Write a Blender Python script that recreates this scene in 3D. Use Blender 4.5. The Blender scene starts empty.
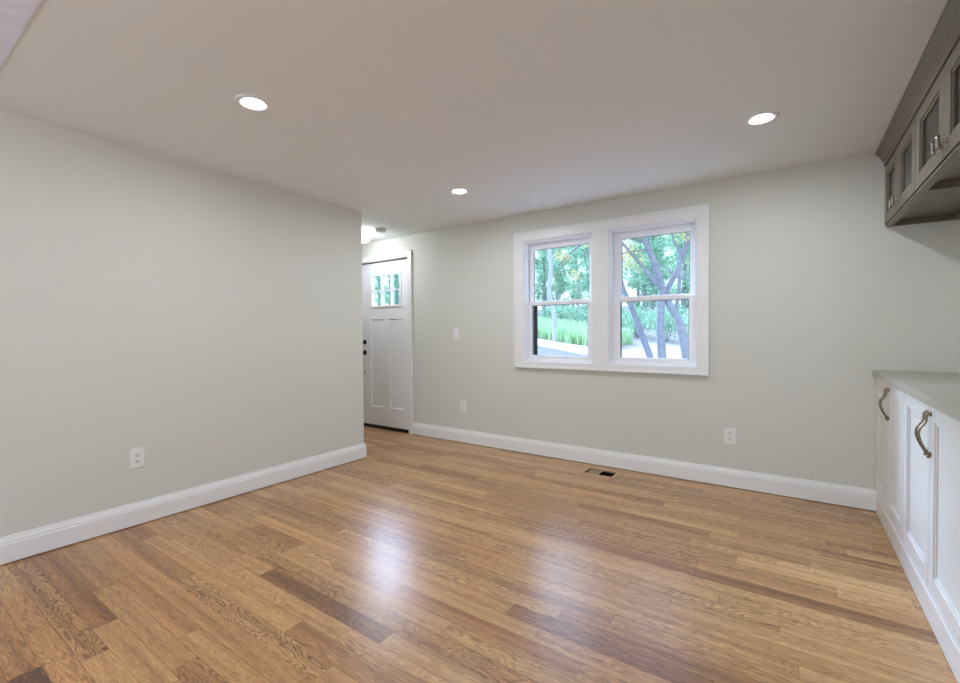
import bpy, bmesh, math, random
from mathutils import Vector, Matrix
random.seed(7)
SC = bpy.context.scene
COL = SC.collection
PI = math.pi

# ---------------------------------------------------------------- camera
H = 1.1486
YAW, PIT, ROL, FPX = 0.6056, -0.0167, -0.0056, 447.86
cd = bpy.data.cameras.new('camera'); cam = bpy.data.objects.new('camera', cd); COL.objects.link(cam)
cd.sensor_width = 36; cd.lens = FPX/960*36; cd.clip_start = 0.02; cd.clip_end = 500
cy, sy = math.cos(YAW), math.sin(YAW)
R0 = Vector((cy, sy, 0)); F0 = Vector((-sy, cy, 0)); U0 = Vector((0, 0, 1))
F1 = F0*math.cos(PIT)+U0*math.sin(PIT); U1 = U0*math.cos(PIT)-F0*math.sin(PIT)
R2 = R0*math.cos(ROL)+U1*math.sin(ROL); U2 = U1*math.cos(ROL)-R0*math.sin(ROL)
M = Matrix((R2, U2, -F1)).transposed().to_4x4(); M.translation = (0, 0, H)
cam.matrix_world = M
SC.camera = cam

# ---------------------------------------------------------------- world, sun, exposure
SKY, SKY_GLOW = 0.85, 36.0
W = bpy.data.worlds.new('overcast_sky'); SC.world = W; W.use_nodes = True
nt = W.node_tree; nt.nodes.clear()
o = nt.nodes.new('ShaderNodeOutputWorld'); b = nt.nodes.new('ShaderNodeBackground')
tc = nt.nodes.new('ShaderNodeTexCoord'); sp = nt.nodes.new('ShaderNodeSeparateXYZ')
cr = nt.nodes.new('ShaderNodeValToRGB')
# overcast sky: duller at the horizon, brighter overhead, brightest round the veiled sun
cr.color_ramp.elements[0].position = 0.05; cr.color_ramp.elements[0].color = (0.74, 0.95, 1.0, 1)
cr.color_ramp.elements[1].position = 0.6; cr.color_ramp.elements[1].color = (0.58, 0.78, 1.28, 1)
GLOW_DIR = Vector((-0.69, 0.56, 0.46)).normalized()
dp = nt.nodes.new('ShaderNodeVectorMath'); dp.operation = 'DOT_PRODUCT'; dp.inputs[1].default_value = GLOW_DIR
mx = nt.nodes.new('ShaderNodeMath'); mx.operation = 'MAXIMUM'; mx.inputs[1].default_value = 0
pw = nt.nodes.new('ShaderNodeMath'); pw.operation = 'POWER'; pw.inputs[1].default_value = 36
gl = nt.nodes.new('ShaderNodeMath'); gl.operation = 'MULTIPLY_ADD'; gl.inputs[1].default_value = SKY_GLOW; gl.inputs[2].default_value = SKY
nt.links.new(tc.outputs['Generated'], sp.inputs[0]); nt.links.new(sp.outputs['Z'], cr.inputs[0])
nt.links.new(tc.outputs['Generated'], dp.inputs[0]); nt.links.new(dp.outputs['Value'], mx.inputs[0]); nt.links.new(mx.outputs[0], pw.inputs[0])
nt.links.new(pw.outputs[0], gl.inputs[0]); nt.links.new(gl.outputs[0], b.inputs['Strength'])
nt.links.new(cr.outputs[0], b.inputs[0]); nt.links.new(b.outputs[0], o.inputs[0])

SC.view_settings.view_transform = 'Standard'; SC.view_settings.look = 'None'
SC.view_settings.gamma = 1; SC.view_settings.exposure = 1.22; SC.view_settings.use_curve_mapping = False
SC.cycles.use_denoising = True
SC.cycles.max_bounces = 14; SC.cycles.diffuse_bounces = 9; SC.cycles.transparent_max_bounces = 24
SC.cycles.sample_clamp_indirect = 8
LAMP = 200.0        # emission of the recessed lamps' lenses
HALL_LAMP = 15.0
FILL_GLOBE = 25.0  # emission of the added fill globe

# ---------------------------------------------------------------- dimensions
XL, YW, ZC, XR = -3.262, 3.781, 2.286, 0.818
YE = 2.80                      # end of the left wall
XH = -5.0                      # far left wall of the entry
YB = -3.4                      # wall behind the camera
YS = 0.42                      # where the textured ceiling starts

# ---------------------------------------------------------------- helpers
def empty(name, loc=(0, 0, 0)):
    o = bpy.data.objects.new(name, None); COL.objects.link(o); o.location = loc
    o.empty_display_size = 0.1
    return o
def tag(o, label=None, cat=None, group=None, kind=None):
    if label: o['label'] = label
    if cat: o['category'] = cat
    if group: o['group'] = group
    if kind: o['kind'] = kind
    return o
def link(name, bm, mat, parent=None, smooth=False, kind=None):
    me = bpy.data.meshes.new(name)
    bmesh.ops.recalc_face_normals(bm, faces=bm.faces[:])
    bm.to_mesh(me); bm.free()
    if smooth:
        for p in me.polygons: p.use_smooth = True
    o = bpy.data.objects.new(name, me); COL.objects.link(o)
    mats = mat if isinstance(mat, (list, tuple)) else [mat]
    for m in mats: me.materials.append(m)
    if parent:
        o.parent = parent
        off = Vector((0, 0, 0)); p = parent
        while p: off += p.location; p = p.parent
        me.transform(Matrix.Translation(-off))      # meshes are written in world coordinates
    if kind: o['kind'] = kind
    return o
def box(bm, x0, x1, y0, y1, z0, z1, bev=0, mi=0):
    vs = [bm.verts.new(p) for p in [(x0,y0,z0),(x1,y0,z0),(x1,y1,z0),(x0,y1,z0),(x0,y0,z1),(x1,y0,z1),(x1,y1,z1),(x0,y1,z1)]]
    fs = [bm.faces.new([vs[i] for i in f]) for f in [(0,3,2,1),(4,5,6,7),(0,1,5,4),(1,2,6,5),(2,3,7,6),(3,0,4,7)]]
    for f in fs: f.material_index = mi
    if bev:
        es = list({e for f in fs for e in f.edges})
        bmesh.ops.bevel(bm, geom=es, offset=bev, segments=2, profile=0.7, affect='EDGES')
def boxes(lst, bev=0):
    bm = bmesh.new()
    for a in lst: box(bm, *a, bev=bev)
    return bm
def prism(bm, prof, axis, a, b_, f):
    """extrude closed 2D profile; f(u,v,t) -> point"""
    n = len(prof)
    A = [bm.verts.new(f(u, v, a)) for u, v in prof]; B = [bm.verts.new(f(u, v, b_)) for u, v in prof]
    for i in range(n): bm.faces.new((A[i], A[(i+1) % n], B[(i+1) % n], B[i]))
    bm.faces.new(A[::-1]); bm.faces.new(B)
def lathe(bm, prof, c, axis='z', n=32, caps=True):
    """prof: list of (r, h)"""
    rings = []
    for r, h in prof:
        ring = []
        for i in range(n):
            t = 2*PI*i/n; u, v = r*math.cos(t), r*math.sin(t)
            p = {'z': (u, v, h), 'y': (u, h, v), 'x': (h, u, v)}[axis]
            ring.append(bm.verts.new((c[0]+p[0], c[1]+p[1], c[2]+p[2])))
        rings.append(ring)
    for a, b_ in zip(rings, rings[1:]):
        for i in range(n): bm.faces.new((a[i], a[(i+1) % n], b_[(i+1) % n], b_[i]))
    if caps: bm.faces.new(rings[0][::-1]); bm.faces.new(rings[-1])
def tube(bm, pts, rad, n=10):
    pts = [Vector(p) for p in pts]; rings = []
    if not isinstance(rad, (list, tuple)): rad = [rad]*len(pts)
    ref = None
    for i, p in enumerate(pts):
        d = (pts[min(i+1, len(pts)-1)]-pts[max(i-1, 0)]).normalized()
        if ref is None: ref = d.orthogonal().normalized()
        u = (ref - d*ref.dot(d)).normalized(); v = d.cross(u); ref = u
        rings.append([bm.verts.new(p+u*rad[i]*math.cos(2*PI*k/n)+v*rad[i]*math.sin(2*PI*k/n)) for k in range(n)])
    for a, b_ in zip(rings, rings[1:]):
        for k in range(n): bm.faces.new((a[k], a[(k+1) % n], b_[(k+1) % n], b_[k]))
    bm.faces.new(rings[0][::-1]); bm.faces.new(rings[-1])
def copy_tree(o, parent=None):
    c = o.copy(); COL.objects.link(c); c.parent = parent
    for ch in list(o.children): copy_tree(ch, c)
    return c
def smooth_pts(pts, k=4):
    """Catmull-Rom through the points"""
    P = [Vector(p) for p in pts]; out = []
    for i in range(len(P)-1):
        p0, p1, p2, p3 = P[max(i-1, 0)], P[i], P[i+1], P[min(i+2, len(P)-1)]
        for j in range(k):
            t = j/k
            out.append(0.5*((2*p1)+(-p0+p2)*t+(2*p0-5*p1+4*p2-p3)*t*t+(-p0+3*p1-3*p2+p3)*t**3))
    out.append(P[-1]); return out

# ---------------------------------------------------------------- materials
def srgb(r, g, b_):
    f = lambda c: c/12.92 if c <= 0.04045 else ((c+0.055)/1.055)**2.4
    return (f(r/255), f(g/255), f(b_/255), 1)
def mat(name, col, rough=0.5, metal=0, bump=None, spec=0.5, var=None, coat=0):
    m = bpy.data.materials.new(name); m.use_nodes = True; nt = m.node_tree; N = nt.nodes; L = nt.links
    p = N['Principled BSDF']; p.inputs['Base Color'].default_value = col
    p.inputs['Roughness'].default_value = rough; p.inputs['Metallic'].default_value = metal
    p.inputs['Specular IOR Level'].default_value = spec
    p.inputs['Coat Weight'].default_value = coat
    g = N.new('ShaderNodeNewGeometry')
    if bump:
        sc, st, det = bump[:3]
        n = N.new('ShaderNodeTexNoise'); n.inputs['Scale'].default_value = sc; n.inputs['Detail'].default_value = det
        bp = N.new('ShaderNodeBump'); bp.inputs['Strength'].default_value = st; bp.inputs['Distance'].default_value = bump[3] if len(bump) > 3 else 0.004
        L.new(g.outputs['Position'], n.inputs['Vector']); L.new(n.outputs['Fac'], bp.inputs['Height']); L.new(bp.outputs[0], p.inputs['Normal'])
    if var:
        sc, amt = var
        n = N.new('ShaderNodeTexNoise'); n.inputs['Scale'].default_value = sc; n.inputs['Detail'].default_value = 5
        mx = N.new('ShaderNodeMix'); mx.data_type = 'RGBA'
        mx.inputs['A'].default_value = tuple(c*(1-amt) for c in col[:3])+(1,)
        mx.inputs['B'].default_value = tuple(min(1, c*(1+amt)) for c in col[:3])+(1,)
        L.new(g.outputs['Position'], n.inputs['Vector']); L.new(n.outputs['Fac'], mx.inputs['Factor']); L.new(mx.outputs['Result'], p.inputs['Base Color'])
    return m
def emit(name, col, s):
    m = bpy.data.materials.new(name); m.use_nodes = True; nt = m.node_tree; nt.nodes.clear()
    e = nt.nodes.new('ShaderNodeEmission'); e.inputs[0].default_value = col; e.inputs[1].default_value = s
    o = nt.nodes.new('ShaderNodeOutputMaterial'); nt.links.new(e.outputs[0], o.inputs[0]); return m
def glass(name, tint=(1, 1, 1, 1), ior=1.5):
    m = bpy.data.materials.new(name); m.use_nodes = True; nt = m.node_tree; nt.nodes.clear(); N = nt.nodes
    t = N.new('ShaderNodeBsdfTransparent'); t.inputs[0].default_value = tint
    g = N.new('ShaderNodeBsdfGlossy'); g.inputs['Roughness'].default_value = 0.02
    lw = N.new('ShaderNodeLayerWeight'); lw.inputs[0].default_value = 0.5      # same reflectance from both faces of the pane
    pw = N.new('ShaderNodeMath'); pw.operation = 'POWER'; pw.inputs[1].default_value = 5
    f = N.new('ShaderNodeMath'); f.operation = 'MULTIPLY_ADD'; f.inputs[1].default_value = 0.9; f.inputs[2].default_value = 0.03
    nt.links.new(lw.outputs['Facing'], pw.inputs[0]); nt.links.new(pw.outputs[0], f.inputs[0])
    x = N.new('ShaderNodeMixShader'); o = N.new('ShaderNodeOutputMaterial')
    nt.links.new(f.outputs[0], x.inputs[0]); nt.links.new(t.outputs[0], x.inputs[1]); nt.links.new(g.outputs[0], x.inputs[2]); nt.links.new(x.outputs[0], o.inputs[0])
    return m
m_wall = mat('wall_paint', srgb(212, 213, 205), 0.75, bump=(220, 0.12, 3), spec=0.3, var=(1.3, 0.012))
m_ceil = mat('ceiling_paint', srgb(230, 234, 232), 0.85, bump=(160, 0.15, 4), spec=0.25, var=(0.9, 0.012))
m_ceil2 = mat('textured_ceiling', srgb(232, 233, 250), 0.85, bump=(20, 0.9, 2, 0.012), spec=0.25)
m_trim = mat('white_trim_paint', srgb(233, 234, 234), 0.35)
m_vinyl = mat('white_vinyl', srgb(236, 238, 242), 0.35)
m_door = mat('white_door_paint', srgb(236, 237, 240), 0.4)
m_cab = mat('white_cabinet_paint', srgb(216, 214, 210), 0.3)
m_grey = mat('taupe_grey_cabinet_paint', srgb(108, 102, 89), 0.35, var=(6, 0.05))
m_inner = mat('cabinet_interior', srgb(120, 110, 95), 0.6)
m_count = mat('quartz_counter', srgb(166, 163, 149), 0.3, var=(60, 0.06))
m_bronze = mat('brushed_bronze', srgb(140, 128, 108), 0.28, metal=1)
m_nickel = mat('satin_nickel', srgb(170, 165, 158), 0.25, metal=1)
m_black = mat('black_metal', srgb(18, 18, 20), 0.4)
m_dark = mat('dark_slot', srgb(22, 21, 20), 0.7)
m_plate = mat('white_plastic', srgb(232, 232, 230), 0.35)
m_ventwood = mat('oak_vent_frame', srgb(186, 152, 112), 0.4, var=(30, 0.15))
m_damper = mat('tan_metal_damper', srgb(140, 122, 98), 0.5)
m_glass = glass('window_glass', (0.95, 0.98, 0.98, 1))
m_cabglass = glass('cabinet_glass', (0.8, 0.8, 0.8, 1))
m_lens = emit('downlight_lens', (0.89, 0.935, 1.0, 1), LAMP)
m_hlens = emit('hall_lamp_glass', (0.9, 0.95, 1.0, 1), HALL_LAMP)
m_fill_globe = emit('fill_globe_glow', (0.93, 0.97, 1.0, 1), FILL_GLOBE)
m_ext = mat('house_siding', srgb(200, 200, 195), 0.7)

def floor_mat():
    m = bpy.data.materials.new('oak_floorboards'); m.use_nodes = True; nt = m.node_tree; N = nt.nodes; L = nt.links
    p = N['Principled BSDF']
    at = N.new('ShaderNodeAttribute'); at.attribute_name = 'board'
    uv = N.new('ShaderNodeAttribute'); uv.attribute_name = 'grainco'
    s = N.new('ShaderNodeSeparateColor'); L.new(at.outputs['Color'], s.inputs[0])
    def noise(vec_scale, scale, detail=2, rough=0.5, dist=0):
        mp = N.new('ShaderNodeMapping'); mp.inputs['Scale'].default_value = vec_scale
        n = N.new('ShaderNodeTexNoise'); n.inputs['Scale'].default_value = scale; n.inputs['Detail'].default_value = detail
        n.inputs['Roughness'].default_value = rough; n.inputs['Distortion'].default_value = dist
        L.new(uv.outputs['Vector'], mp.inputs['Vector']); L.new(mp.outputs[0], n.inputs['Vector']); return n.outputs['Fac']
    def math_(op, a, b_=None):
        n = N.new('ShaderNodeMath'); n.operation = op
        for i, v in enumerate((a, b_)):
            if v is None: continue
            if isinstance(v, (int, float)): n.inputs[i].default_value = v
            else: L.new(v, n.inputs[i])
        return n.outputs[0]
    rings = noise((3.0, 16, 1), 1.0, 1.8, 0.45, 0.3)
    w = math_('SINE', math_('MULTIPLY', rings, 120))
    w = math_('POWER', math_('MULTIPLY_ADD', w, 0.5), 1) if False else math_('ADD', math_('MULTIPLY', w, 0.5), 0.5)
    w = math_('POWER', w, 2.8)
    wob = noise((1, 4, 1), 3.0, 3)
    w = math_('MULTIPLY', w, math_('MULTIPLY', s.outputs['Blue'], math_('ADD', wob, 0.35)))
    pores = noise((14, 420, 1), 1.0, 3, 0.6)
    pores = math_('MULTIPLY', math_('SUBTRACT', pores, 0.5), 1.25)
    streak = noise((0.9, 26, 1), 1.0, 3, 0.55)
    streak = math_('MULTIPLY', math_('SUBTRACT', streak, 0.5), 0.8)
    tone = math_('ADD', math_('ADD', s.outputs['Red'], streak), pores)
    r1 = N.new('ShaderNodeValToRGB'); e = r1.color_ramp.elements
    e[0].position = 0.0; e[0].color = srgb(96, 66, 46)
    e[1].position = 1.0; e[1].color = srgb(220, 182, 130)
    x = r1.color_ramp.elements.new(0.35); x.color = srgb(150, 106, 66)
    x = r1.color_ramp.elements.new(0.65); x.color = srgb(196, 152, 100)
    L.new(tone, r1.inputs[0])
    red = N.new('ShaderNodeMix'); red.data_type = 'RGBA'; red.blend_type = 'MULTIPLY'
    red.inputs['B'].default_value = (0.98, 0.82, 0.76, 1); L.new(s.outputs['Green'], red.inputs['Factor']); L.new(r1.outputs[0], red.inputs['A'])
    g = N.new('ShaderNodeMix'); g.data_type = 'RGBA'; g.blend_type = 'MULTIPLY'
    g.inputs['B'].default_value = (0.34, 0.24, 0.17, 1); L.new(w, g.inputs['Factor']); L.new(red.outputs['Result'], g.inputs['A'])
    L.new(g.outputs['Result'], p.inputs['Base Color'])
    p.inputs['Roughness'].default_value = 0.30
    p.inputs['Specular IOR Level'].default_value = 0.5
    p.inputs['Coat Weight'].default_value = 0.35; p.inputs['Coat Roughness'].default_value = 0.27
    bp = N.new('ShaderNodeBump'); bp.inputs['Strength'].default_value = 0.05; bp.inputs['Distance'].default_value = 0.002
    L.new(math_('ADD', pores, w), bp.inputs['Height']); L.new(bp.outputs[0], p.inputs['Normal'])
    return m
m_floor = floor_mat()
m_under = mat('floor_gap', srgb(60, 40, 26), 0.7)

# ---------------------------------------------------------------- floor: strip oak boards running along X
def build_floor():
    bm = bmesh.new()
    cl = bm.loops.layers.float_color.new('board'); gl = bm.verts.layers.float_vector.new('grainco')
    w = 0.0826; base = 2.293
    vent = (-1.425, -1.14, 3.485, 3.685)
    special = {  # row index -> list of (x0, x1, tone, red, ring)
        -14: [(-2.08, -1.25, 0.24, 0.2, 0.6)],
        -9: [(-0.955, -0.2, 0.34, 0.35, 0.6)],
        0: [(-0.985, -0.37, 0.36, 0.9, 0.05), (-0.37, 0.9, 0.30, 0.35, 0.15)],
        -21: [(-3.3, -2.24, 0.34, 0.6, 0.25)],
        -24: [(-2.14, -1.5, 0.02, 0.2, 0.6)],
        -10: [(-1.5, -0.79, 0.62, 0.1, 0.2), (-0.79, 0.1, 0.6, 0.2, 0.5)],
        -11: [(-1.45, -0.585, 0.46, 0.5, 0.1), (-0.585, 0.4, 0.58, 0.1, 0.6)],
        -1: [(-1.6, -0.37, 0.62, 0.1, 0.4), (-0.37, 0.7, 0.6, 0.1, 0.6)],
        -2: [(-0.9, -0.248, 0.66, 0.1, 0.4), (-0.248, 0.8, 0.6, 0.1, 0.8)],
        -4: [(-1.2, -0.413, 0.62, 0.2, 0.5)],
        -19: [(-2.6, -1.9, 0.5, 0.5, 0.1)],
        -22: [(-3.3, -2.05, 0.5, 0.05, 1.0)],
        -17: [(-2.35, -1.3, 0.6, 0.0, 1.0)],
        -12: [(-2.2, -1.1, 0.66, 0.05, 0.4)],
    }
    rng = random.Random(11)
    def quad(x0, x1, y0, y1, col, off):
        g = 0.0005
        vs = []
        for x, y in ((x0+g, y0+g), (x1-g, y0+g), (x1-g, y1-g), (x0+g, y1-g)):
            v = bm.verts.new((x, y, 0)); v[gl] = (x+off[0], y+off[1], 0); vs.append(v)
        f = bm.faces.new(vs)
        for l in f.loops: l[cl] = (*col, 1)
    k0 = int((YB-0.1-base)/w)-1; k1 = int((YW-base)/w)+1
    for k in range(k0, k1+1):
        y0 = base+k*w; y1 = min(y0+w, YW+0.02)
        if y0 > YW: continue
        xs = sorted(special.get(k, []))
        segs = []
        x = XH-0.1-rng.random()*0.8
        si = 0
        while x < XR+0.05:
            L_ = rng.choice([0.35, 0.5, 0.7, 0.9, 1.1, 1.4, 0.6])*rng.uniform(0.85, 1.2)
            nx = x+L_
            if si < len(xs) and nx > xs[si][0]-0.25:
                nx = xs[si][0]
                tone = min(0.8, max(0.33, rng.gauss(0.56, 0.075)))
                if nx > x: segs.append((x, nx, tone, max(0, rng.gauss(0.15, 0.2)), rng.choice([0.2, 0.4, 0.6, 0.9])))
                segs.append(xs[si]); x = xs[si][1]; si += 1; continue
            tone = min(0.8, max(0.33, rng.gauss(0.56, 0.075)))
            segs.append((x, nx, tone, min(0.7, max(0, rng.gauss(0.15, 0.22))), rng.choice([0.2, 0.35, 0.6, 0.85]))); x = nx
        for a, b_, t, r, g in segs:
            b_ = min(b_, XR+0.05)
            if b_ <= a: continue
            off = (rng.uniform(0, 60), rng.uniform(0, 60)); c = (t, r, g)
            vx0, vx1, vy0, vy1 = vent
            if b_ > vx0 and a < vx1 and y1 > vy0 and y0 < vy1:
                if a < vx0: quad(a, vx0, y0, y1, c, off)
                if b_ > vx1: quad(vx1, b_, y0, y1, c, off)
                m0, m1 = max(a, vx0), min(b_, vx1)
                if y0 < vy0: quad(m0, m1, y0, vy0, c, off)
                if y1 > vy1: quad(m0, m1, vy1, y1, c, off)
            else: quad(a, b_, y0, y1, c, off)
    # sub-floor below the boards, cut around the vent
    X0, X1, Y0, Y1 = XH-0.1, XR+0.1, YB-0.1, YW+0.02
    for a in [(X0, -1.425, Y0, Y1), (-1.14, X1, Y0, Y1), (-1.425, -1.14, Y0, 3.485), (-1.425, -1.14, 3.685, Y1)]:
        box(bm, *a, -0.12, -0.0015, mi=1)
    me_o = link('floor', bm, [m_floor, m_under], kind='structure')
    for p in me_o.data.polygons:           # boards face up
        pass
    return me_o
build_floor()

# ---------------------------------------------------------------- ceilings
link('ceiling', boxes([(XH-0.1, XR+0.1, YS, YW+0.15, ZC, ZC+0.15)]), m_ceil, kind='structure')
o = link('ceiling_textured', boxes([(XH-0.1, XR+0.1, YB-0.1, YS-0.0005, ZC-0.004, ZC+0.15)]), m_ceil2, kind='structure')

# ---------------------------------------------------------------- walls
T = 0.16
# window wall with two window openings and the door opening
WL = (-2.100, -1.418); WR = (-1.280, -0.585); WZ = (0.885, 2.032)
DX = (-4.47, -3.60); DZ = 2.045
link('wall_back', boxes([
    (XH-0.1, DX[0], YW, YW+T, -0.2, ZC), (DX[0], DX[1], YW, YW+T, DZ, ZC), (DX[1], WL[0], YW, YW+T, -0.2, ZC),
    (WL[0], WR[1], YW, YW+T, WZ[1], ZC), (WL[0], WR[1], YW, YW+T, -0.2, WZ[0]), (WL[1], WR[0], YW, YW+T, WZ[0], WZ[1]),
    (WR[1], XR+0.1, YW, YW+T, -0.2, ZC)]), m_wall, kind='structure')
link('wall_left', boxes([(XL-0.12, XL, YB, YE, -0.01, ZC)]), m_wall, kind='structure')
link('wall_right', boxes([(XR, XR+0.12, YB-0.1, YW, -0.2, ZC)]), m_wall, kind='structure')
link('wall_hall_left', boxes([(XH-0.12, XH, 1.2, YW, -0.2, ZC)]), m_wall, kind='structure')
link('wall_hall_front', boxes([(XH, XL-0.12, 1.2, 1.32, -0.2, ZC)]), m_wall, kind='structure')
# wall behind the camera with a wide opening added unseen to let in fill daylight
OX = (-2.9, 0.3); OZ = 2.05
link('wall_front', boxes([(XL-0.12, OX[0], YB-0.14, YB, -0.2, ZC), (OX[1], XR, YB-0.14, YB, -0.2, ZC), (OX[0], OX[1], YB-0.14, YB, OZ, ZC)]), m_wall, kind='structure')

# ---------------------------------------------------------------- baseboards
BP = [(0, 0.006), (0.016, 0.006), (0.016, 0.098), (0.0135, 0.103), (0.0135, 0.112), (0.010, 0.120), (0.007, 0.129), (0.0055, 0.138), (0, 0.138)]
bm = bmesh.new(); prism(bm, BP, 'y', YB, YE+0.016, lambda u, v, t: (XL+u, t, v))
prism(bm, BP, 'x', XL-0.12, XL+0.0159, lambda u, v, t: (t, YE+u, v))
link('baseboard_left', bm, m_trim, kind='structure')
bm = bmesh.new(); prism(bm, BP, 'x', -3.553, 0.46, lambda u, v, t: (t, YW-u, v))
link('baseboard_back', bm, m_trim, kind='structure')
bm = bmesh.new(); prism(bm, BP, 'x', XH, DX[0]-0.07, lambda u, v, t: (t, YW-u, v))
link('baseboard_hall', bm, m_trim, kind='structure')

# ---------------------------------------------------------------- window casing (trim_1): flat boards around both openings
cf = YW-0.019
cx0, cx1, cz0, cz1 = -2.1955, -0.507, 0.824, 2.110
def trimbox(bm, x0, x1, y0, y1, z0, z1): box(bm, x0, x1, y0, y1, z0, z1, bev=0.003)
bm = bmesh.new()
trimbox(bm, cx0, WL[0]+0.004, cf, YW, WZ[0], WZ[1]-0.004)
trimbox(bm, WR[1]-0.004, cx1, cf, YW, WZ[0], WZ[1]-0.004)
trimbox(bm, WL[1]-0.004, WR[0]+0.004, cf, YW, WZ[0], WZ[1]-0.004)
trimbox(bm, cx0, cx1, cf-0.001, YW, WZ[1]-0.004, cz1)
# raised back band round the outside edge
trimbox(bm, cx0-0.004, cx0+0.012, cf-0.007, YW, cz0+0.02, cz1+0.004)
trimbox(bm, cx1-0.012, cx1+0.004, cf-0.007, YW, cz0+0.02, cz1+0.004)
trimbox(bm, cx0-0.005, cx1+0.005, cf-0.008, YW, cz1-0.012, cz1+0.005)
# bottom board and its small ledge
trimbox(bm, cx0, cx1, cf-0.001, YW, cz0, WZ[0])
trimbox(bm, cx0-0.003, cx1+0.003, cf-0.010, YW, cz0, cz0+0.020)
link('trim_1', bm, m_trim, kind='structure')

def make_window(name, x0, x1, z0, z1, gx0, gx1, label):
    root = empty(name, ((x0+x1)/2, YW, z0)); tag(root, kind='structure')
    mid = 1.437
    # jamb box lining the opening
    b1 = boxes([(x0, x0+0.012, YW-0.001, YW+T, z0, z1), (x1-0.012, x1, YW-0.001, YW+T, z0, z1),
                (x0+0.012, x1-0.012, YW-0.001, YW+T, z1-0.012, z1), (x0+0.012, x1-0.012, YW-0.001, YW+T, z0, z0+0.012)])
    # stop and track ribs around the jamb
    e = 0.012
    for (d, ya, yb) in ((0.024, 0.018, 0.036), (0.020, 0.073, 0.080), (0.026, 0.118, 0.150)):
        for a in [(x0+e, x0+d, YW+ya, YW+yb, z0+e, z1-e), (x1-d, x1-e, YW+ya, YW+yb, z0+e, z1-e),
                  (x0+d, x1-d, YW+ya, YW+yb, z1-d, z1-e), (x0+d, x1-d, YW+ya, YW+yb, z0+e, z0+d)]:
            box(b1, *a)
    link('window_frame', b1, m_vinyl, root)
    def sash(nm, ya, yb, za, zb, rb, rt, extra=0):
        bm = bmesh.new(); ex0, ex1 = x0+e+0.002, x1-e-0.002
        box(bm, ex0, gx0, ya, yb, za, zb, bev=0.002); box(bm, gx1, ex1, ya, yb, za, zb, bev=0.002)
        box(bm, gx0, gx1, ya, yb, za, za+rb, bev=0.002); box(bm, gx0, gx1, ya, yb, zb-rt, zb, bev=0.002)
        # glazing bead, stepped towards the glass
        yc = (ya+yb)/2; q = 0.006
        for a in [(gx0, gx0+q, ya+0.006, yb-0.006, za+rb, zb-rt), (gx1-q, gx1, ya+0.006, yb-0.006, za+rb, zb-rt),
                  (gx0+q, gx1-q, ya+0.006, yb-0.006, za+rb, za+rb+q), (gx0+q, gx1-q, ya+0.006, yb-0.006, zb-rt-q, zb-rt)]: box(bm, *a)
        s = link(nm, bm, m_vinyl, root)
        g = boxes([(gx0+q, gx1-q, yc-0.002, yc+0.002, za+rb+q, zb-rt-q)])
        link('pane', g, m_glass, s)
        gk = 0.0035
        gb = boxes([(gx0+q, gx0+q+gk, yc-0.006, yc-0.0025, za+rb+q, zb-rt-q), (gx1-q-gk, gx1-q, yc-0.006, yc-0.0025, za+rb+q, zb-rt-q),
                    (gx0+q+gk, gx1-q-gk, yc-0.006, yc-0.0025, zb-rt-q-gk, zb-rt-q)])
        link('gasket', gb, m_black, s)
        return s
    lo = sash('lower_sash', YW+0.037, YW+0.072, z0+0.013, mid+0.014, 0.040, 0.030)
    up = sash('upper_sash', YW+0.081, YW+0.116, mid-0.012, z1-0.013, 0.030, 0.060)
    # sash lock on the meeting rail
    xm = (x0+x1)/2
    bl = bmesh.new(); box(bl, xm-0.02, xm+0.02, YW+0.045, YW+0.066, mid+0.014, mid+0.022, bev=0.002)
    tube(bl, [(xm, YW+0.055, mid+0.024), (xm+0.022, YW+0.05, mid+0.027)], 0.004, 8)
    link('sash_lock', bl, m_vinyl, lo)
    # insect screen frame outside the lower half
    ys0, ys1 = YW+0.124, YW+0.136; xa, xb = x0+0.026, x1-0.026; fw = 0.048
    sb = boxes([(xa, xa+fw, ys0, ys1, z0+0.026, mid+0.01), (xb-0.02, xb, ys0, ys1, z0+0.026, mid+0.01),
                (xa+fw, xb-0.02, ys0, ys1, mid-0.005, mid+0.01), (xa+fw, xb-0.02, ys0, ys1, z0+0.026, z0+0.036)])
    link('screen_frame', sb, m_black, root)
    return root
make_window('window_1', *WL, *WZ, -2.044, -1.476, 'left')
make_window('window_2', *WR, *WZ, -1.198, -0.648, 'right')

# ---------------------------------------------------------------- entry door
door = empty('door_1', (-4.015, YW, 0)); tag(door, kind='structure')
dx0, dx1, dz0, dz1 = -4.450, -3.618, 0.036, 2.026
yf = YW+0.022; yb_ = yf+0.044
gx0, gx1, gz0, gz1 = -4.250, -3.770, 1.498, 1.868      # glass opening in the slab
bm = bmesh.new()
px = [(-4.283, -4.061), (-3.958, -3.735)]; pz = (0.262, 1.335)
rz = 0.010   # panel recess
# stiles, rails
for a in [(dx0, px[0][0], dz0, dz1), (px[1][1], dx1, dz0, dz1), (px[0][0], px[1][1], dz0, pz[0]), (px[0][0], px[1][1], pz[1], gz0),
          (px[0][0], px[1][1], gz1, dz1), (px[0][1], px[1][0], pz[0], pz[1]), (px[0][0], gx0, gz0, gz1), (gx1, px[1][1], gz0, gz1)]:
    box(bm, a[0], a[1], yf, yb_, a[2], a[3])
for a in px: box(bm, a[0], a[1], yf+rz, yb_-0.005, *pz)
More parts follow.
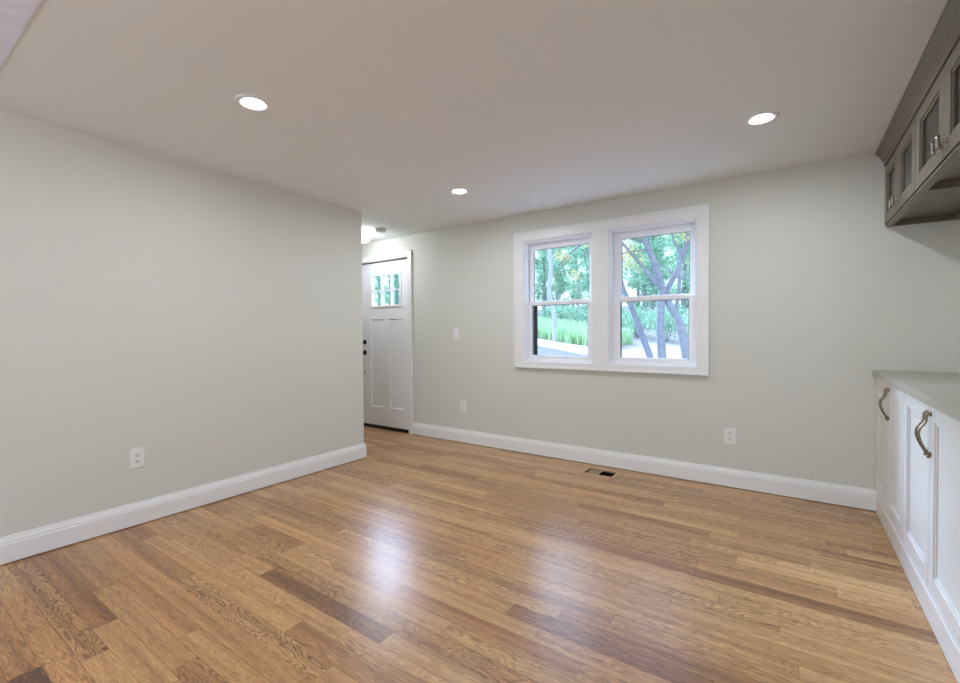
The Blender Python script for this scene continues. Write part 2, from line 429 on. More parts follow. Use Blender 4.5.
# sloped sticking round panels
for x0, x1 in px:
    s = 0.009
    for q in [((x0, pz[0]), (x1, pz[0]), (x1-s, pz[0]+s), (x0+s, pz[0]+s)), ((x1, pz[0]), (x1, pz[1]), (x1-s, pz[1]-s), (x1-s, pz[0]+s)),
              ((x1, pz[1]), (x0, pz[1]), (x0+s, pz[1]-s), (x1-s, pz[1]-s)), ((x0, pz[1]), (x0, pz[0]), (x0+s, pz[0]+s), (x0+s, pz[1]-s))]:
        ys = (yf, yf, yf+rz-0.0005, yf+rz-0.0005)
        bm.faces.new([bm.verts.new((p[0], y, p[1])) for p, y in zip(q, ys)])
slab = link('door_slab', bm, m_door, door)
bm = bmesh.new(); f = 0.022
for a in [(gx0-f, gx0+0.004, gz0-f, gz1+f), (gx1-0.004, gx1+f, gz0-f, gz1+f), (gx0+0.004, gx1-0.004, gz0-f, gz0+0.004), (gx0+0.004, gx1-0.004, gz1-0.004, gz1+f)]:
    box(bm, a[0], a[1], yf-0.011, yf+0.012, a[2], a[3], bev=0.003)
link('glass_frame', bm, m_door, slab)
bm = bmesh.new(); mw = 0.016
for i in (1, 2):
    x = gx0+(gx1-gx0)*i/3; box(bm, x-mw/2, x+mw/2, yf-0.001, yf+0.045, gz0, gz1)
z = (gz0+gz1)/2; box(bm, gx0, gx1, yf-0.0015, yf+0.0445, z-mw/2, z+mw/2)
link('muntin', bm, m_door, slab)
link('pane', boxes([(gx0, gx1, yf+0.018, yf+0.022, gz0, gz1)]), m_glass, slab)
def knobset():
    kx = -4.390
    bm = bmesh.new(); lathe(bm, [(0.032, 0), (0.032, -0.006), (0.026, -0.011), (0.012, -0.013), (0.011, -0.030), (0.020, -0.036), (0.028, -0.046), (0.029, -0.056), (0.022, -0.066), (0.006, -0.070)], (kx, yf, 0.925), 'y', 24)
    link('door_knob', bm, m_black, slab, smooth=True)
    bm = bmesh.new(); lathe(bm, [(0.030, 0), (0.030, -0.007), (0.026, -0.013), (0.008, -0.014)], (kx, yf, 1.055), 'y', 24)
    box(bm, kx-0.005, kx+0.005, yf-0.034, yf-0.013, 1.038, 1.072, bev=0.002)
    link('deadbolt', bm, m_black, slab)
    bm = bmesh.new(); lathe(bm, [(0.011, 0), (0.011, -0.010), (0.008, -0.013)], (kx, yf, 0.675), 'y', 16)
    link('door_viewer_plug', bm, m_black, slab)
knobset()
link('weatherstrip_and_head_shade', boxes([(dx0, dx1, yf-0.001, yb_-0.004, 0.006, 0.0345), (dx0, dx1, yf-0.004, yb_-0.004, dz1+0.0008, dz1+0.0075)]), m_black, door)  # bottom sweep; upper black strip put in as the head gap's shade
bm = bmesh.new()      # jamb + threshold
for a in [(DX[0], dx0-0.002, YW-0.001, YW+T, 0, DZ), (dx1+0.002, DX[1], YW-0.001, YW+T, 0, DZ), (dx0-0.002, dx1+0.002, YW-0.001, YW+T, dz1+0.008, DZ)]: box(bm, *a)
for a in [(dx0-0.002, dx0+0.010, yb_+0.001, YW+T, 0, dz1+0.008), (dx1-0.010, dx1+0.002, yb_+0.001, YW+T, 0, dz1+0.008)]: box(bm, *a)
link('door_jamb', bm, m_trim, door)
link('threshold', boxes([(DX[0], DX[1], YW+0.002, YW+T+0.03, -0.02, 0.0055)]), m_black, door)
bm = bmesh.new(); tw = 0.066
for a in [(DX[0]-tw+0.006, DX[0]+0.006, cf, YW-0.0015, 0, DZ-0.006), (DX[1]-0.012, -3.555, cf, YW-0.0015, 0, DZ-0.006), (DX[0]-tw+0.006, -3.555, cf-0.0005, YW-0.0015, DZ-0.006, 2.107)]:
    trimbox(bm, *a)
trimbox(bm, -3.566, -3.551, cf-0.006, YW-0.0015, 0, 2.110); trimbox(bm, DX[0]-tw+0.002, -3.551, cf-0.006, YW-0.0015, 2.097, 2.111)
link('trim_2', bm, m_trim, kind='structure')

# ---------------------------------------------------------------- lower cabinets
XF = 0.452
cabsY = [(2.930, 3.777), (1.950, 2.926)]
lowlab = ['white lower cabinet in the corner against the window wall', 'white lower cabinet nearest the camera at the right edge, cut off by the photo']
def shaker(bm, x, y0, y1, z0, z1, st, rb, rt, t=0.019, panel=True):
    box(bm, x, x+t, y0, y0+st, z0, z1, bev=0.0015); box(bm, x, x+t, y1-st, y1, z0, z1, bev=0.0015)
    box(bm, x, x+t, y0+st, y1-st, z0, z0+rb, bev=0.0015); box(bm, x, x+t, y0+st, y1-st, z1-rt, z1, bev=0.0015)
    s = 0.012      # inner ogee step
    for a in [(y0+st, y0+st+s, z0+rb, z1-rt), (y1-st-s, y1-st, z0+rb, z1-rt), (y0+st+s, y1-st-s, z0+rb, z0+rb+s), (y0+st+s, y1-st-s, z1-rt-s, z1-rt)]:
        box(bm, x+0.005, x+t-0.002, a[0], a[1], a[2], a[3])
    if panel: box(bm, x+0.010, x+t-0.002, y0+st+s, y1-st-s, z0+rb+s, z1-rt-s)
def pull(y, parent):
    bm = bmesh.new()
    pts = smooth_pts([(XF-0.002, y, 0.832), (XF-0.010, y, 0.829), (XF-0.013, y, 0.815), (XF-0.014, y, 0.800), (XF-0.020, y, 0.786), (XF-0.031, y, 0.768), (XF-0.035, y, 0.748),
                      (XF-0.031, y, 0.724), (XF-0.022, y, 0.700), (XF-0.012, y, 0.680), (XF-0.007, y, 0.668), (XF-0.009, y, 0.656)], 4)
    tube(bm, pts, 0.0043, 10)
    tube(bm, [(XF, y, 0.670), (XF-0.010, y, 0.670)], 0.0048, 10)
    lathe(bm, [(0.010, 0), (0.010, -0.004), (0.006, -0.006)], (XF, y, 0.828), 'x', 16)
    lathe(bm, [(0.010, 0), (0.010, -0.004), (0.006, -0.006)], (XF, y, 0.670), 'x', 16)
    link('handle', bm, m_bronze, parent, smooth=True)
for (y0, y1), lab in zip(cabsY, lowlab):
    c = empty('lower_cabinet', ((XF+XR)/2, (y0+y1)/2, 0)); tag(c, lab, 'cabinet', 'white lower cabinets along the right wall')
    xf = XF+0.0195
    body = boxes([(xf, XR-0.001, y0, y0+0.018, 0.0, 0.864), (xf, XR-0.001, y1-0.018, y1, 0.0, 0.864), (xf, XR-0.001, y0+0.018, y1-0.018, 0.12, 0.138),
                  (XR-0.012, XR-0.001, y0+0.018, y1-0.018, 0.138, 0.864), (xf, XR-0.012, y0+0.018, y1-0.018, 0.846, 0.864), (xf, xf+0.018, y0+0.018, y1-0.018, 0, 0.12)])
    link('cabinet_body', body, m_cab, c)
    ym = (y0+y1)/2
    if y0 == 2.930: ym = 3.337
    if y0 == 1.950: ym = 2.444
    for a, b_, side in ((y0+0.0015, ym-0.0015, 1), (ym+0.0015, y1-0.0015, -1)):
        bm = bmesh.new(); shaker(bm, XF, a, b_, 0.143, 0.862, 0.068, 0.06, 0.06)
        d = link('door', bm, m_cab, c)
        pull((b_-0.022) if side == 1 else (a+0.022), d)
    # baseboard along the plinth
bm = bmesh.new()
BP2 = [(0, 0.0035), (0.016, 0.0035), (0.016, 0.104), (0.012, 0.112), (0.012, 0.122), (0.006, 0.134), (0.005, 0.141), (0, 0.141)]
prism(bm, BP2, 'y', 1.950, YW-0.0165, lambda u, v, t: (0.4705-u, t, v))
link('baseboard_right', bm, m_cab, kind='structure')
link_o = link('countertop', boxes([(0.435, XR-0.0005, 1.935, YW-0.001, 0.8655, 0.904)], bev=0.003), m_count)
tag(link_o, 'grey-beige stone countertop over the white lower cabinets', 'countertop')

# ---------------------------------------------------------------- upper cabinets
UX = 0.485; UZ0, UZ1 = 1.818, 2.176
upY = [(2.942, 3.777), (1.955, 2.938)]
ulab = ['grey glass-fronted wall cabinet in the corner against the window wall', 'grey glass-fronted wall cabinet nearest the camera, cut off by the right edge']
for (y0, y1), lab in zip(upY, ulab):
    c = empty('upper_cabinet', ((UX+XR)/2, (y0+y1)/2, UZ0)); tag(c, lab, 'cabinet', 'grey wall cabinets along the right wall')
    xf = UX+0.0205
    bb = boxes([(xf, XR-0.001, y0, y0+0.018, UZ0-0.012, 2.283), (xf, XR-0.001, y1-0.018, y1, UZ0-0.012, 2.283),
                (xf, XR-0.012, y0+0.018, y1-0.018, UZ0+0.02, UZ0+0.038), (xf, XR-0.012, y0+0.018, y1-0.018, 2.165, 2.183),
                (xf, xf+0.02, y0+0.018, y1-0.018, UZ0-0.012, UZ0+0.02), (XR-0.03, XR-0.012, y0+0.018, y1-0.018, UZ0-0.006, UZ0+0.02),
                (xf-0.006, xf+0.014, y0+0.018, y1-0.018, 2.183, 2.283)])
    body = link('cabinet_body', bb, m_grey, c)
    link('back_panel', boxes([(XR-0.012, XR-0.001, y0+0.018, y1-0.018, UZ0-0.006, 2.283)]), m_inner, c)
    link('shelf', boxes([(xf+0.02, XR-0.013, y0+0.019, y1-0.019, 2.01, 2.025)]), m_inner, c)
    link('light_rail', boxes([(UX+0.006, xf-0.0005, y0, y1, UZ0-0.014, UZ0-0.003)], bev=0.002), m_grey, c)
    ym = (y0+y1)/2
    if y0 == 2.942: ym = 3.38
    if y0 == 1.955: ym = 2.455
    for a, b_, side in ((y0+0.0015, ym-0.0015, 1), (ym+0.0015, y1-0.0015, -1)):
        bm = bmesh.new(); shaker(bm, UX, a, b_, UZ0, UZ1, 0.075, 0.06, 0.06, panel=False)
        d = link('door', bm, m_grey, c)
        link('pane', boxes([(UX+0.011, UX+0.014, a+0.088, b_-0.088, UZ0+0.073, UZ1-0.073)]), m_cabglass, d)
        ky = (b_-0.035) if side == 1 else (a+0.035)
        bm = bmesh.new(); kz = UZ0+0.055
        lathe(bm, [(0.010, 0), (0.010, -0.003), (0.0055, -0.005), (0.0055, -0.022)], (UX, ky, kz), 'x', 16)
        tube(bm, [(UX-0.024, ky, kz-0.026), (UX-0.024, ky, kz-0.024), (UX-0.024, ky, kz-0.01), (UX-0.024, ky, kz+0.01), (UX-0.024, ky, kz+0.024), (UX-0.024, ky, kz+0.026)],
             [0.004, 0.0075, 0.006, 0.006, 0.0075, 0.004], 12)
        link('knob', bm, m_nickel, d, smooth=True)
# crown moulding
bm = bmesh.new()
CP = [(0.020, 2.186), (-0.001, 2.186), (-0.004, 2.190), (-0.004, 2.204), (0.000, 2.208), (-0.004, 2.212), (-0.010, 2.217), (-0.014, 2.225), (-0.020, 2.240), (-0.031, 2.256),
      (-0.042, 2.266), (-0.044, 2.270), (-0.044, 2.285), (0.020, 2.285)]
prism(bm, CP, 'y', 1.94, YW-0.001, lambda u, v, t: (UX+u-0.001, t, v))
link('trim_3', bm, m_grey, kind='structure')

# ---------------------------------------------------------------- recessed lamps
def downlight(loc, label):
    c = empty('recessed_downlight', (loc[0], loc[1], ZC)); tag(c, label, 'ceiling light', 'recessed ceiling downlights')
    bm = bmesh.new()
    prof = [(0.082, 0.0), (0.081, -0.0035), (0.075, -0.006), (0.056, -0.006), (0.050, -0.003), (0.0465, -0.0002)]
    lathe(bm, prof, (loc[0], loc[1], ZC-0.0003), 'z', 40, caps=False)
    link('trim_ring', bm, m_plate, c, smooth=True)
    bm = bmesh.new(); lathe(bm, [(0.046, -0.0008), (0.045, -0.0025), (0.02, -0.003)], (loc[0], loc[1], ZC), 'z', 40)
    link('lens', bm, m_lens, c)
downlight((-2.165, 1.190), 'white recessed ceiling downlight nearest the camera, above the left wall side')
downlight((-0.130, 2.825), 'white recessed ceiling downlight to the right, beyond the window and near the grey cabinets')
downlight((-2.168, 2.852), 'white recessed ceiling downlight farthest away, small, between the entry and the window')
# unseen glowing globe added behind the camera to brighten the ceiling
c = empty('fill_globe', (-1.3, -1.2, ZC)); tag(c, 'unseen white fill globe added under the textured ceiling behind the camera', 'added fill light')
bm = bmesh.new(); lathe(bm, [(0.06, 0), (0.055, -0.02), (0.006, -0.028), (0.006, -0.30)], (-1.3, -1.2, ZC-0.0045), 'z', 24); link('fill_globe_hanger', bm, m_nickel, c)
bm = bmesh.new(); lathe(bm, [(0.03+0.12*math.sin(PI*k/14)*(1 if 0 < k < 14 else 0), -0.30-0.15*(1-math.cos(PI*k/14))) for k in range(15)], (-1.3, -1.2, ZC), 'z', 32); link('globe', bm, m_fill_globe, c, smooth=True)
# ---------------------------------------------------------------- entry ceiling lamp and smoke detector
hx, hy = -3.96, 3.33
c = empty('flush_ceiling_lamp', (hx, hy, ZC)); tag(c, 'round glowing flush ceiling lamp with two metal bands, just past the wall corner', 'ceiling light')
bm = bmesh.new(); lathe(bm, [(0.11, 0), (0.11, -0.014), (0.03, -0.014)], (hx, hy, ZC-0.0005), 'z', 40); link('canopy', bm, m_nickel, c, smooth=False)
bm = bmesh.new(); lathe(bm, [(0.138, -0.016), (0.140, -0.030), (0.140, -0.078), (0.128, -0.092), (0.08, -0.100), (0.02, -0.102)], (hx, hy, ZC), 'z', 48); link('glass_drum', bm, m_hlens, c, smooth=True)
for zz in (-0.026, -0.076):
    bm = bmesh.new(); lathe(bm, [(0.1415, zz), (0.148, zz), (0.148, zz-0.007), (0.1415, zz-0.007), (0.1415, zz)], (hx, hy, ZC), 'z', 48, caps=False); link('band', bm, m_nickel, c)
for k in range(3):
    a = 2*PI*k/3+0.3; p = (hx+0.145*math.cos(a), hy+0.145*math.sin(a))
    bm = bmesh.new(); tube(bm, [(p[0], p[1], ZC-0.002), (p[0], p[1], ZC-0.084)], 0.004, 8); link('rod', bm, m_nickel, c)
c = bmesh.new(); dxy = (-3.64, 3.38)
lathe(c, [(0.066, 0), (0.066, -0.010), (0.058, -0.012), (0.060, -0.020), (0.056, -0.034), (0.045, -0.040), (0.012, -0.041)], (dxy[0], dxy[1], ZC-0.0005), 'z', 40)
o = link('smoke_detector', c, m_plate, smooth=False)
tag(o, 'small round white smoke detector on the ceiling beside the entry lamp', 'smoke detector')

# ---------------------------------------------------------------- outlets and switch
def place(u, v, d, wall, c):
    return (c[0]+u, YW-d, c[2]+v) if wall == 'back' else (XL+d, c[1]+u, c[2]+v)
def wbox(bm, wall, c, u0, u1, v0, v1, d0, d1, bev=0):
    a = place(u0, v0, d0, wall, c); b_ = place(u1, v1, d1, wall, c)
    box(bm, min(a[0], b_[0]), max(a[0], b_[0]), min(a[1], b_[1]), max(a[1], b_[1]), v0+c[2], v1+c[2], bev=bev)
def outlet(wall, c, label):
    root = empty('wall_outlet', c); tag(root, label, 'outlet', 'white wall outlets')
    bm = bmesh.new(); wbox(bm, wall, c, -0.038, 0.038, -0.060, 0.060, 0.0003, 0.006, bev=0.0025); p = link('cover_plate', bm, m_plate, root)
    for s in (-1, 1):
        bm = bmesh.new(); zc = s*0.0195
        wbox(bm, wall, c, -0.017, 0.017, zc-0.0145, zc+0.0145, 0.006, 0.0078, bev=0.0008)
        r = link('receptacle', bm, m_plate, root)
        bm = bmesh.new()
        wbox(bm, wall, c, -0.0085, -0.0055, zc-0.002, zc+0.008, 0.0078, 0.0083)
        wbox(bm, wall, c, 0.0055, 0.0085, zc-0.001, zc+0.007, 0.0078, 0.0083)
        wbox(bm, wall, c, -0.003, 0.003, zc-0.011, zc-0.005, 0.0078, 0.0083)
        link('slots', bm, m_dark, r)
outlet('left', (XL, 1.040, 0.408), 'white duplex wall outlet low on the plain left wall')
outlet('back', (-0.363, YW, 0.383), 'white duplex wall outlet low on the window wall, under the window right side')
outlet('back', (-2.832, YW, 0.384), 'white duplex wall outlet low on the window wall between the door and window')
c0 = (-2.922, YW, 1.156)
root = empty('light_switch', c0); tag(root, 'white rocker light switch on the wall between the entry door and window', 'switch')
bm = bmesh.new(); wbox(bm, 'back', c0, -0.037, 0.037, -0.060, 0.060, 0.0003, 0.006, bev=0.0025); link('cover_plate', bm, m_plate, root)
bm = bmesh.new(); wbox(bm, 'back', c0, -0.017, 0.017, -0.034, 0.034, 0.006, 0.0095, bev=0.0015); link('rocker', bm, m_plate, root)

# ---------------------------------------------------------------- floor vent
vx0, vx1, vy0, vy1 = -1.4245, -1.1405, 3.4855, 3.6845
root = empty('floor_vent', ((vx0+vx1)/2, (vy0+vy1)/2, 0)); tag(root, 'rectangular floor vent with dark opening set in the boards below the window', 'vent')
fr = 0.028; xm = (vx0+vx1)/2
bm = boxes([(vx0, vx1, vy0, vy0+fr, -0.01, 0.003), (vx0, vx1, vy1-fr, vy1, -0.01, 0.003), (vx0, vx0+0.026, vy0+fr, vy1-fr, -0.01, 0.003), (vx1-0.026, vx1, vy0+fr, vy1-fr, -0.01, 0.003),
            (xm-0.005, xm+0.005, vy0+fr, vy1-fr, -0.004, 0.003)], bev=0.001)
link('frame', bm, m_ventwood, root)
link('duct', boxes([(vx0, vx1, vy0, vy1, -0.115, -0.11), (vx0, vx0+0.003, vy0, vy1, -0.11, -0.011), (vx1-0.003, vx1, vy0, vy1, -0.11, -0.011),
                    (vx0+0.003, vx1-0.003, vy0, vy0+0.003, -0.11, -0.011), (vx0+0.003, vx1-0.003, vy1-0.003, vy1, -0.11, -0.011)]), m_dark, root)
link('damper', boxes([(vx0+0.042, xm-0.002, vy0+0.02, vy1-0.02, -0.006, -0.0045)]), m_damper, root)

# ================================================================ outside
def slope(x, y):
    z = -0.42+0.055*max(y, 4.0)
    if y > 20.5: z += (y-20.5)*0.06
    return z
m_ground = mat('leaf_litter_ground', srgb(190, 172, 174), 0.95, bump=(5, 0.8, 6), var=(3.5, 0.25))
m_asph = mat('driveway_asphalt', srgb(118, 114, 146), 0.9, var=(25, 0.06))
m_walk = mat('pale_gravel_edge', srgb(226, 222, 214), 0.9, var=(12, 0.06))
def leafmat(name, cols, trans=0.5):
    m = bpy.data.materials.new(name); m.use_nodes = True; nt = m.node_tree; nt.nodes.clear(); N = nt.nodes; L = nt.links
    at = N.new('ShaderNodeAttribute'); at.attribute_name = 'tint'
    r = N.new('ShaderNodeValToRGB'); e = r.color_ramp.elements
    e[0].position = 0; e[0].color = cols[0]; e[1].position = 1; e[1].color = cols[-1]
    for i, cc in enumerate(cols[1:-1]): x = e.new((i+1)/(len(cols)-1)); x.color = cc
    L.new(at.outputs['Fac'], r.inputs[0])
    d = N.new('ShaderNodeBsdfDiffuse'); t = N.new('ShaderNodeBsdfTranslucent'); mx = N.new('ShaderNodeMixShader'); mx.inputs[0].default_value = trans
    o = N.new('ShaderNodeOutputMaterial')
    L.new(r.outputs[0], d.inputs[0]); L.new(r.outputs[0], t.inputs[0]); L.new(d.outputs[0], mx.inputs[1]); L.new(t.outputs[0], mx.inputs[2]); L.new(mx.outputs[0], o.inputs[0])
    return m
m_leaf = leafmat('forest_leaves', [srgb(110, 168, 140), srgb(156, 204, 170), srgb(192, 224, 194), srgb(220, 236, 214)])  # pale mint tones carry the distant haze in the leaf colour
m_leafy = leafmat('turning_leaves', [srgb(170, 206, 160), srgb(212, 224, 160), srgb(234, 222, 170), srgb(228, 190, 140)])
m_grass = leafmat('tall_grass_blades', [srgb(160, 206, 160), srgb(196, 226, 176), srgb(220, 238, 196)])
m_bark = mat('grey_bark', srgb(148, 150, 156), 0.9, bump=(14, 1.0, 5), var=(9, 0.45))
m_bark2 = mat('pale_bark', srgb(205, 208, 205), 0.9, var=(4, 0.15))

bm = bmesh.new()
xs = [-60+i*4 for i in range(23)]; ys = [-24, -12, -4, 4, 8, 12, 16, 18.5, 20.5, 24, 30, 40, 60]
grid = [[bm.verts.new((x, y, slope(x, y)-(0.0 if y >= 4 else 0.0))) for x in xs] for y in ys]
for a, b_ in zip(grid, grid[1:]):
    for i in range(len(xs)-1): bm.faces.new((a[i], a[i+1], b_[i+1], b_[i]))
link('ground', bm, m_ground, kind='structure')
# driveway edge line runs from (-9.03,17.28) to (-5.37,13.98)
def strip(pts, dz, m, name):
    bm = bmesh.new(); top = [bm.verts.new((x, y, slope(x, y)+dz)) for x, y in pts]; bot = [bm.verts.new((x, y, slope(x, y)-0.1)) for x, y in pts]
    n = len(pts); bm.faces.new(top); bm.faces.new(bot[::-1])
    for i in range(n): bm.faces.new((top[i], bot[i], bot[(i+1) % n], top[(i+1) % n]))
    return link(name, bm, m, kind='structure')
d = Vector((3.66, -3.30)).normalized(); nrm = Vector((0.67, 0.742))
P0 = Vector((-9.03, 17.28)); Pa = P0-d*9; Pb = P0+d*13
strip([(Pa.x, Pa.y), (-30, 19), (-30, 6), (Pb.x-4, Pb.y-1), (Pb.x, Pb.y)][::-1], 0.012, m_asph, 'driveway')
q = -nrm if False else Vector((0.67, 0.742))
strip([tuple(Pa), tuple(Pb), tuple(Pb+q*1.25), tuple(Pa+q*1.25)], 0.03, m_walk, 'driveway_edge')

def leaf_cloud(name, clusters, n, size, m, parent=None, rng=None, tint=(0, 1)):
    """clusters: list of (center, (rx,ry,rz)); n leaves in all, each a small folded blade"""
    rng = rng or random
    verts, faces, tints = [], [], []
    vol = [a[1][0]*a[1][1]*a[1][2] for a in clusters]; tot = sum(vol)
    for (c, r), v in zip(clusters, vol):
        ct = rng.uniform(-0.2, 0.2)
        for _ in range(max(3, int(n*v/tot))):
            while True:
                p = Vector((rng.uniform(-1, 1), rng.uniform(-1, 1), rng.uniform(-1, 1)))
                if p.length <= 1: break
            p = p*(0.55+0.45*rng.random()) if p.length > 0.01 else p
            ctr = Vector(c)+Vector((p.x*r[0], p.y*r[1], p.z*r[2]))
            u = Vector((rng.gauss(0, 1), rng.gauss(0, 1), rng.gauss(0, 0.6))).normalized(); w = u.cross(Vector((rng.gauss(0, 1), rng.gauss(0, 1), rng.gauss(0, 1)))).normalized()
            s = size*rng.uniform(0.6, 1.3); k = len(verts)
            nn = u.cross(w)*s*0.12
            verts += [ctr-u*s*0.5, ctr+w*s*0.28+nn, ctr+u*s*0.5, ctr-w*s*0.28+nn]
            faces.append((k, k+1, k+2, k+3))
            tints.append(min(1, max(0, tint[0]+(tint[1]-tint[0])*rng.random()+ct)))
    me = bpy.data.meshes.new(name)
    off = Vector((0, 0, 0))
    if parent: off = parent.location
    me.from_pydata([v-off for v in verts], [], faces)
    a = me.attributes.new('tint', 'FLOAT', 'FACE'); a.data.foreach_set('value', tints)
    me.materials.append(m); o = bpy.data.objects.new(name, me); COL.objects.link(o); o.parent = parent
    return o
def branch_tips(rng, base, h, spread, nb):
    return [(base+Vector((rng.gauss(0, spread*0.5), rng.gauss(0, spread*0.5), h*rng.uniform(0.3, 1.0)))) for _ in range(nb)]
def forest_tree(seed, h, spread, leaves, size, bark):
    rng = random.Random(seed); root = empty('forest_tree', (0, 0, 0))
    bm = bmesh.new(); lean = Vector((rng.uniform(-0.2, 0.2), rng.uniform(-0.2, 0.2), 0))
    tp = [Vector((0, 0, -0.15)), Vector((0.03, 0, h*0.25))+lean*0.2, Vector((0, 0.03, h*0.55))+lean*0.6, Vector((0, 0, h*0.92))+lean]
    tube(bm, smooth_pts(tp, 3), [0.16-0.013*i for i in range(10)], 8)
    cl = []
    for i in range(15):
        t = 0.10+0.85*(i+rng.random()*0.6)/15; st = Vector((0, 0, h*t))+lean*t
        a = i*2.4+rng.uniform(-0.4, 0.4); rr = spread*rng.uniform(0.6, 1.0)*(1.1-t*0.45)
        tip = st+Vector((math.cos(a)*rr, math.sin(a)*rr, rng.uniform(0.0, 0.5)))
        tube(bm, [st, st.lerp(tip, 0.5)+Vector((0, 0, 0.12)), tip], [0.045, 0.03, 0.012], 6)
        s = rng.uniform(0.6, 0.8)
        cl.append((tip, (s, s, s*0.8))); cl.append((st.lerp(tip, 0.4), (s*0.9, s*0.9, s*0.7)))
    cl.append((tp[3], (0.8, 0.8, 0.8)))
    t = link('trunk', bm, bark, root, smooth=True)
    leaf_cloud('foliage', cl, leaves, size, m_leaf, root, rng)
    return root
protos = [forest_tree(1, 8.5, 1.35, 4600, 0.17, m_bark), forest_tree(2, 7.5, 1.45, 4600, 0.18, m_bark2), forest_tree(3, 9.5, 1.4, 5000, 0.17, m_bark)]
rng = random.Random(5)
spots = []
for row, yy in enumerate([31.4, 35.6, 27.4, 23.6, 39.8, 44.0, 48.2, 52.4]):
    for i in range(12):
        spots.append((-45+i*4.2+[0, 2.1, 0.7, 2.9, 1.6, 3.6, 4.1, 1.8][row]+rng.uniform(-0.15, 0.15), yy+rng.uniform(-0.15, 0.15)))
for i, (x, y) in enumerate(spots):
    if x > -26.5 and (Vector((x, y))-(Pa+q*7.6)).dot(q) < 0 and i >= 3: continue
    t = protos[i] if i < 3 else copy_tree(protos[rng.randrange(3)])
    t.location = (x, y, slope(x, y)); s = rng.uniform(0.9, 1.0); t.scale = (s, s, s*rng.uniform(0.9, 1.15)*(1+max(0, y-27)*0.018)); t.rotation_euler = (0, 0, rng.uniform(0, 6.28))
    tag(t, 'bright green leafy woodland tree in the hazy wood beyond the grass bank', 'tree', 'woodland trees beyond the driveway')
# understorey bushes
def bush(seed):
    rng = random.Random(seed); root = empty('woodland_shrub')
    bm = bmesh.new(); cl = []
    for k in range(6):
        a = 2*PI*k/6+rng.uniform(-0.3, 0.3); tip = Vector((math.cos(a)*0.7, math.sin(a)*0.7, rng.uniform(0.7, 1.2)))
        tube(bm, [(0, 0, -0.1), tip*0.5+Vector((0, 0, 0.1)), tip], [0.03, 0.02, 0.008], 6)
        cl.append((tip, (0.62, 0.62, 0.5)))
    cl.append((Vector((0, 0, 1.2)), (0.7, 0.7, 0.55))); cl.append((Vector((0, 0, 0.5)), (0.95, 0.95, 0.45)))
    link('stems', bm, m_bark, root); leaf_cloud('foliage', cl, 1500, 0.13, m_leaf, root, rng, (0.05, 0.9)); return root
bp = [bush(21), bush(22)]
bs = []
for i in range(11): p_ = Pa+d*(i*2.15-3)+q*5.75; bs.append((p_.x, p_.y))
for i, (x, y) in enumerate(bs):
    t = bp[i] if i < 2 else copy_tree(bp[rng.randrange(2)])
    t.location = (x, y, slope(x, y)); s = rng.uniform(0.8, 0.92); t.scale = (s, s, s*rng.uniform(1.0, 1.35)); t.rotation_euler = (0, 0, rng.uniform(0, 6.28))
    tag(t, 'low leafy green shrub at the edge of the wood', 'shrub', 'shrubs at the edge of the wood')
# tall grass bank behind the driveway edge
def grass():
    rng = random.Random(31); vs, fs, ti = [], [], []
    for _ in range(15000):
        pp = Pa+d*rng.uniform(-4, 13.5)+q*rng.uniform(1.9+rng.uniform(0, 0.6), 4.3); x, y = pp
        if x > -7.2 and rng.random() < (x+7.2)/1.6: continue
        z = slope(x, y); h = rng.uniform(0.45, 1.0); a = rng.uniform(0, 2*PI); w = Vector((math.cos(a), math.sin(a), 0))*rng.uniform(0.015, 0.03)
        b_ = Vector((x, y, z-0.03)); l = Vector((rng.gauss(0, 0.15), rng.gauss(0, 0.15), 0)); k = len(vs)
        vs += [b_-w, b_+w, b_+w*0.8+Vector((0, 0, h*0.6))+l*0.4, b_-w*0.8+Vector((0, 0, h*0.6))+l*0.4, b_+Vector((0, 0, h))+l]
        fs += [(k, k+1, k+2, k+3), (k+3, k+2, k+4)]; t = rng.random(); ti += [t, t]
    me = bpy.data.meshes.new('tall_grass'); me.from_pydata(vs, [], fs); a = me.attributes.new('tint', 'FLOAT', 'FACE'); a.data.foreach_set('value', ti)
    me.materials.append(m_grass); o = bpy.data.objects.new('tall_grass', me); COL.objects.link(o)
    tag(o, 'bright tall grass growing on the bank behind the driveway edge', 'grass', kind='stuff')
grass()
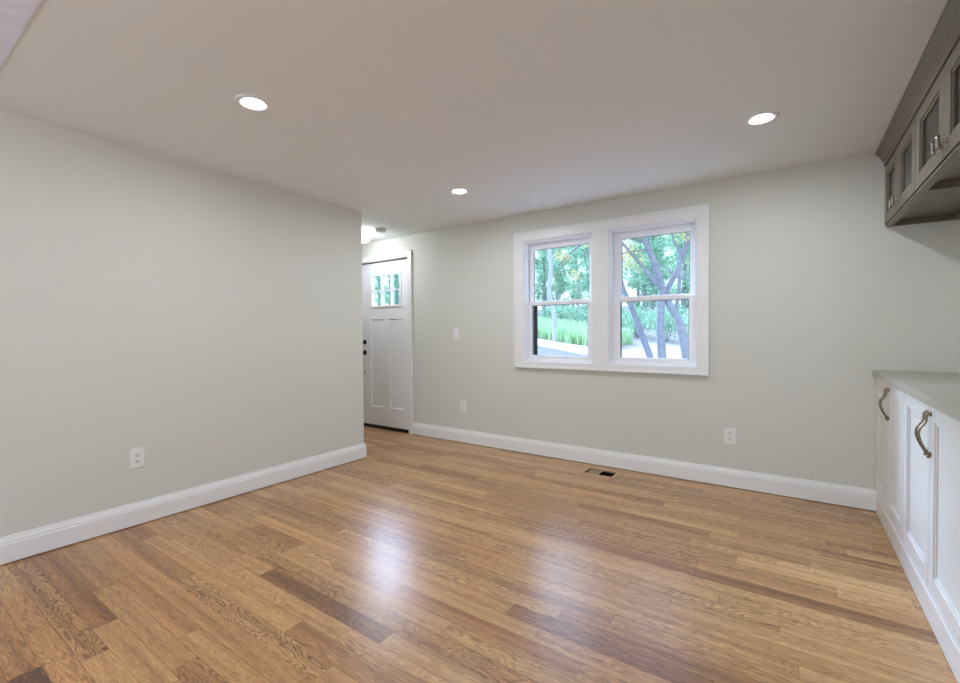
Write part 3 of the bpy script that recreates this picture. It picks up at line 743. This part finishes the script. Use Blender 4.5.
# the many-stemmed tree seen through the right window
def yard_tree():
    bx, by = -2.6, 12.2; g = slope(bx, by)
    root = empty('multi_stem_tree', (bx, by, g)); tag(root, 'grey many-stemmed tree with yellowing leaves right outside the right window', 'tree')
    def stem(pts, r0, r1, nm='stem', par=root):
        bm = bmesh.new(); P = smooth_pts(pts, 4); n = len(P)
        tube(bm, P, [r0+(r1-r0)*i/(n-1) for i in range(n)], 10); return link(nm, bm, m_bark, par, smooth=True)
    stem([(-2.80, 12.0, g-0.2), (-2.954, 12.0, 0.49), (-3.44, 12.1, 1.76), (-3.72, 12.2, 2.35), (-4.0, 12.3, 3.3), (-4.3, 12.2, 4.5)], 0.095, 0.04)
    s2 = stem([(-2.66, 12.0, g-0.2), (-2.677, 12.0, 0.5), (-2.72, 12.0, 1.3), (-2.70, 12.0, 1.99), (-2.68, 12.0, 2.30), (-2.85, 12.0, 2.89), (-3.10, 12.0, 3.58), (-3.25, 12.0, 4.0), (-3.6, 12.0, 5.4)], 0.115, 0.06)
    stem([(-2.05, 12.1, g-0.2), (-2.114, 12.1, 0.51), (-2.276, 12.1, 1.39), (-2.488, 12.1, 1.80), (-2.60, 12.15, 2.2), (-2.3, 12.4, 3.0), (-2.0, 12.6, 4.4)], 0.125, 0.05)
    stem([(-2.68, 12.0, 2.25), (-2.80, 11.95, 2.42), (-2.973, 11.9, 2.67), (-3.224, 11.8, 3.0), (-3.6, 11.7, 3.5)], 0.07, 0.03, 'branch')
    stem([(-2.40, 12.2, 1.70), (-2.32, 12.2, 2.2), (-2.30, 12.2, 3.14), (-2.45, 12.2, 3.5), (-2.5, 12.2, 4.1)], 0.05, 0.025, 'branch')
    stem([(-2.30, 12.2, 3.1), (-2.18, 12.2, 3.4), (-2.12, 12.2, 4.0)], 0.03, 0.015, 'branch')
    stem([(-2.85, 12.0, 2.85), (-2.6, 11.9, 2.8), (-2.3, 11.8, 2.55), (-2.0, 11.7, 2.4)], 0.025, 0.012, 'branch')
    stem([(-3.1, 12.0, 3.5), (-4.2, 12.2, 3.9), (-5.2, 12.6, 3.7), (-5.9, 12.8, 3.25)], 0.045, 0.02, 'branch')
    stem([(-4.6, 12.3, 3.9), (-4.9, 12.4, 3.4), (-4.8, 12.6, 2.9)], 0.02, 0.01, 'branch')
    stem([(-3.0, 12.0, 3.3), (-3.7, 11.8, 3.2), (-4.1, 11.7, 2.7)], 0.025, 0.01, 'branch')
    stem([(-3.5, 12.1, 1.9), (-3.2, 12.2, 2.2), (-2.9, 12.3, 2.3)], 0.025, 0.01, 'branch')
    rng = random.Random(77); cl = []
    for c, r in [((-3.6, 11.9, 3.3), 0.5), ((-4.0, 12.0, 2.8), 0.45), ((-3.4, 11.8, 3.9), 0.5), ((-3.3, 11.8, 2.95), 0.35), ((-2.5, 12.3, 3.9), 0.5), ((-2.1, 12.2, 3.6), 0.4),
                 ((-2.8, 12.2, 4.5), 0.7), ((-3.9, 12.2, 4.4), 0.7), ((-5.0, 12.5, 3.9), 0.4), ((-5.7, 12.7, 3.5), 0.35), ((-5.3, 12.6, 2.9), 0.3), ((-2.0, 12.4, 3.0), 0.3), ((-4.5, 12.2, 3.7), 0.4)]:
        cl.append((Vector(c), (r, r, r*0.75)))
    leaf_cloud('foliage', cl, 5200, 0.07, m_leafy, root, rng, (0.1, 0.95))
yard_tree()
# slim pale tree seen through the left window
root = empty('slim_pale_tree', (-6.8, 14.0+5, slope(-6.8, 19))); k = 19/14
tag(root, 'slim pale-barked tree standing at the left in the left window', 'tree')
bm = bmesh.new(); tube(bm, smooth_pts([(-6.6*k, 19, slope(0, 19)-0.2), (-6.62*k, 19, 2.1), (-6.8*k, 19, 3.0), (-6.73*k, 19, 4.2), (-6.9*k, 19, 6.4), (-6.9*k, 19, 8)], 4), 0.11, 8); link('trunk', bm, m_bark2, root, smooth=True)
leaf_cloud('foliage', [(Vector((-6.9*k, 19, 7.2)), (1.3, 1.3, 1.2)), (Vector((-6.2*k, 19, 5.6)), (0.9, 0.9, 0.6))], 900, 0.14, m_leaf, root, random.Random(3))
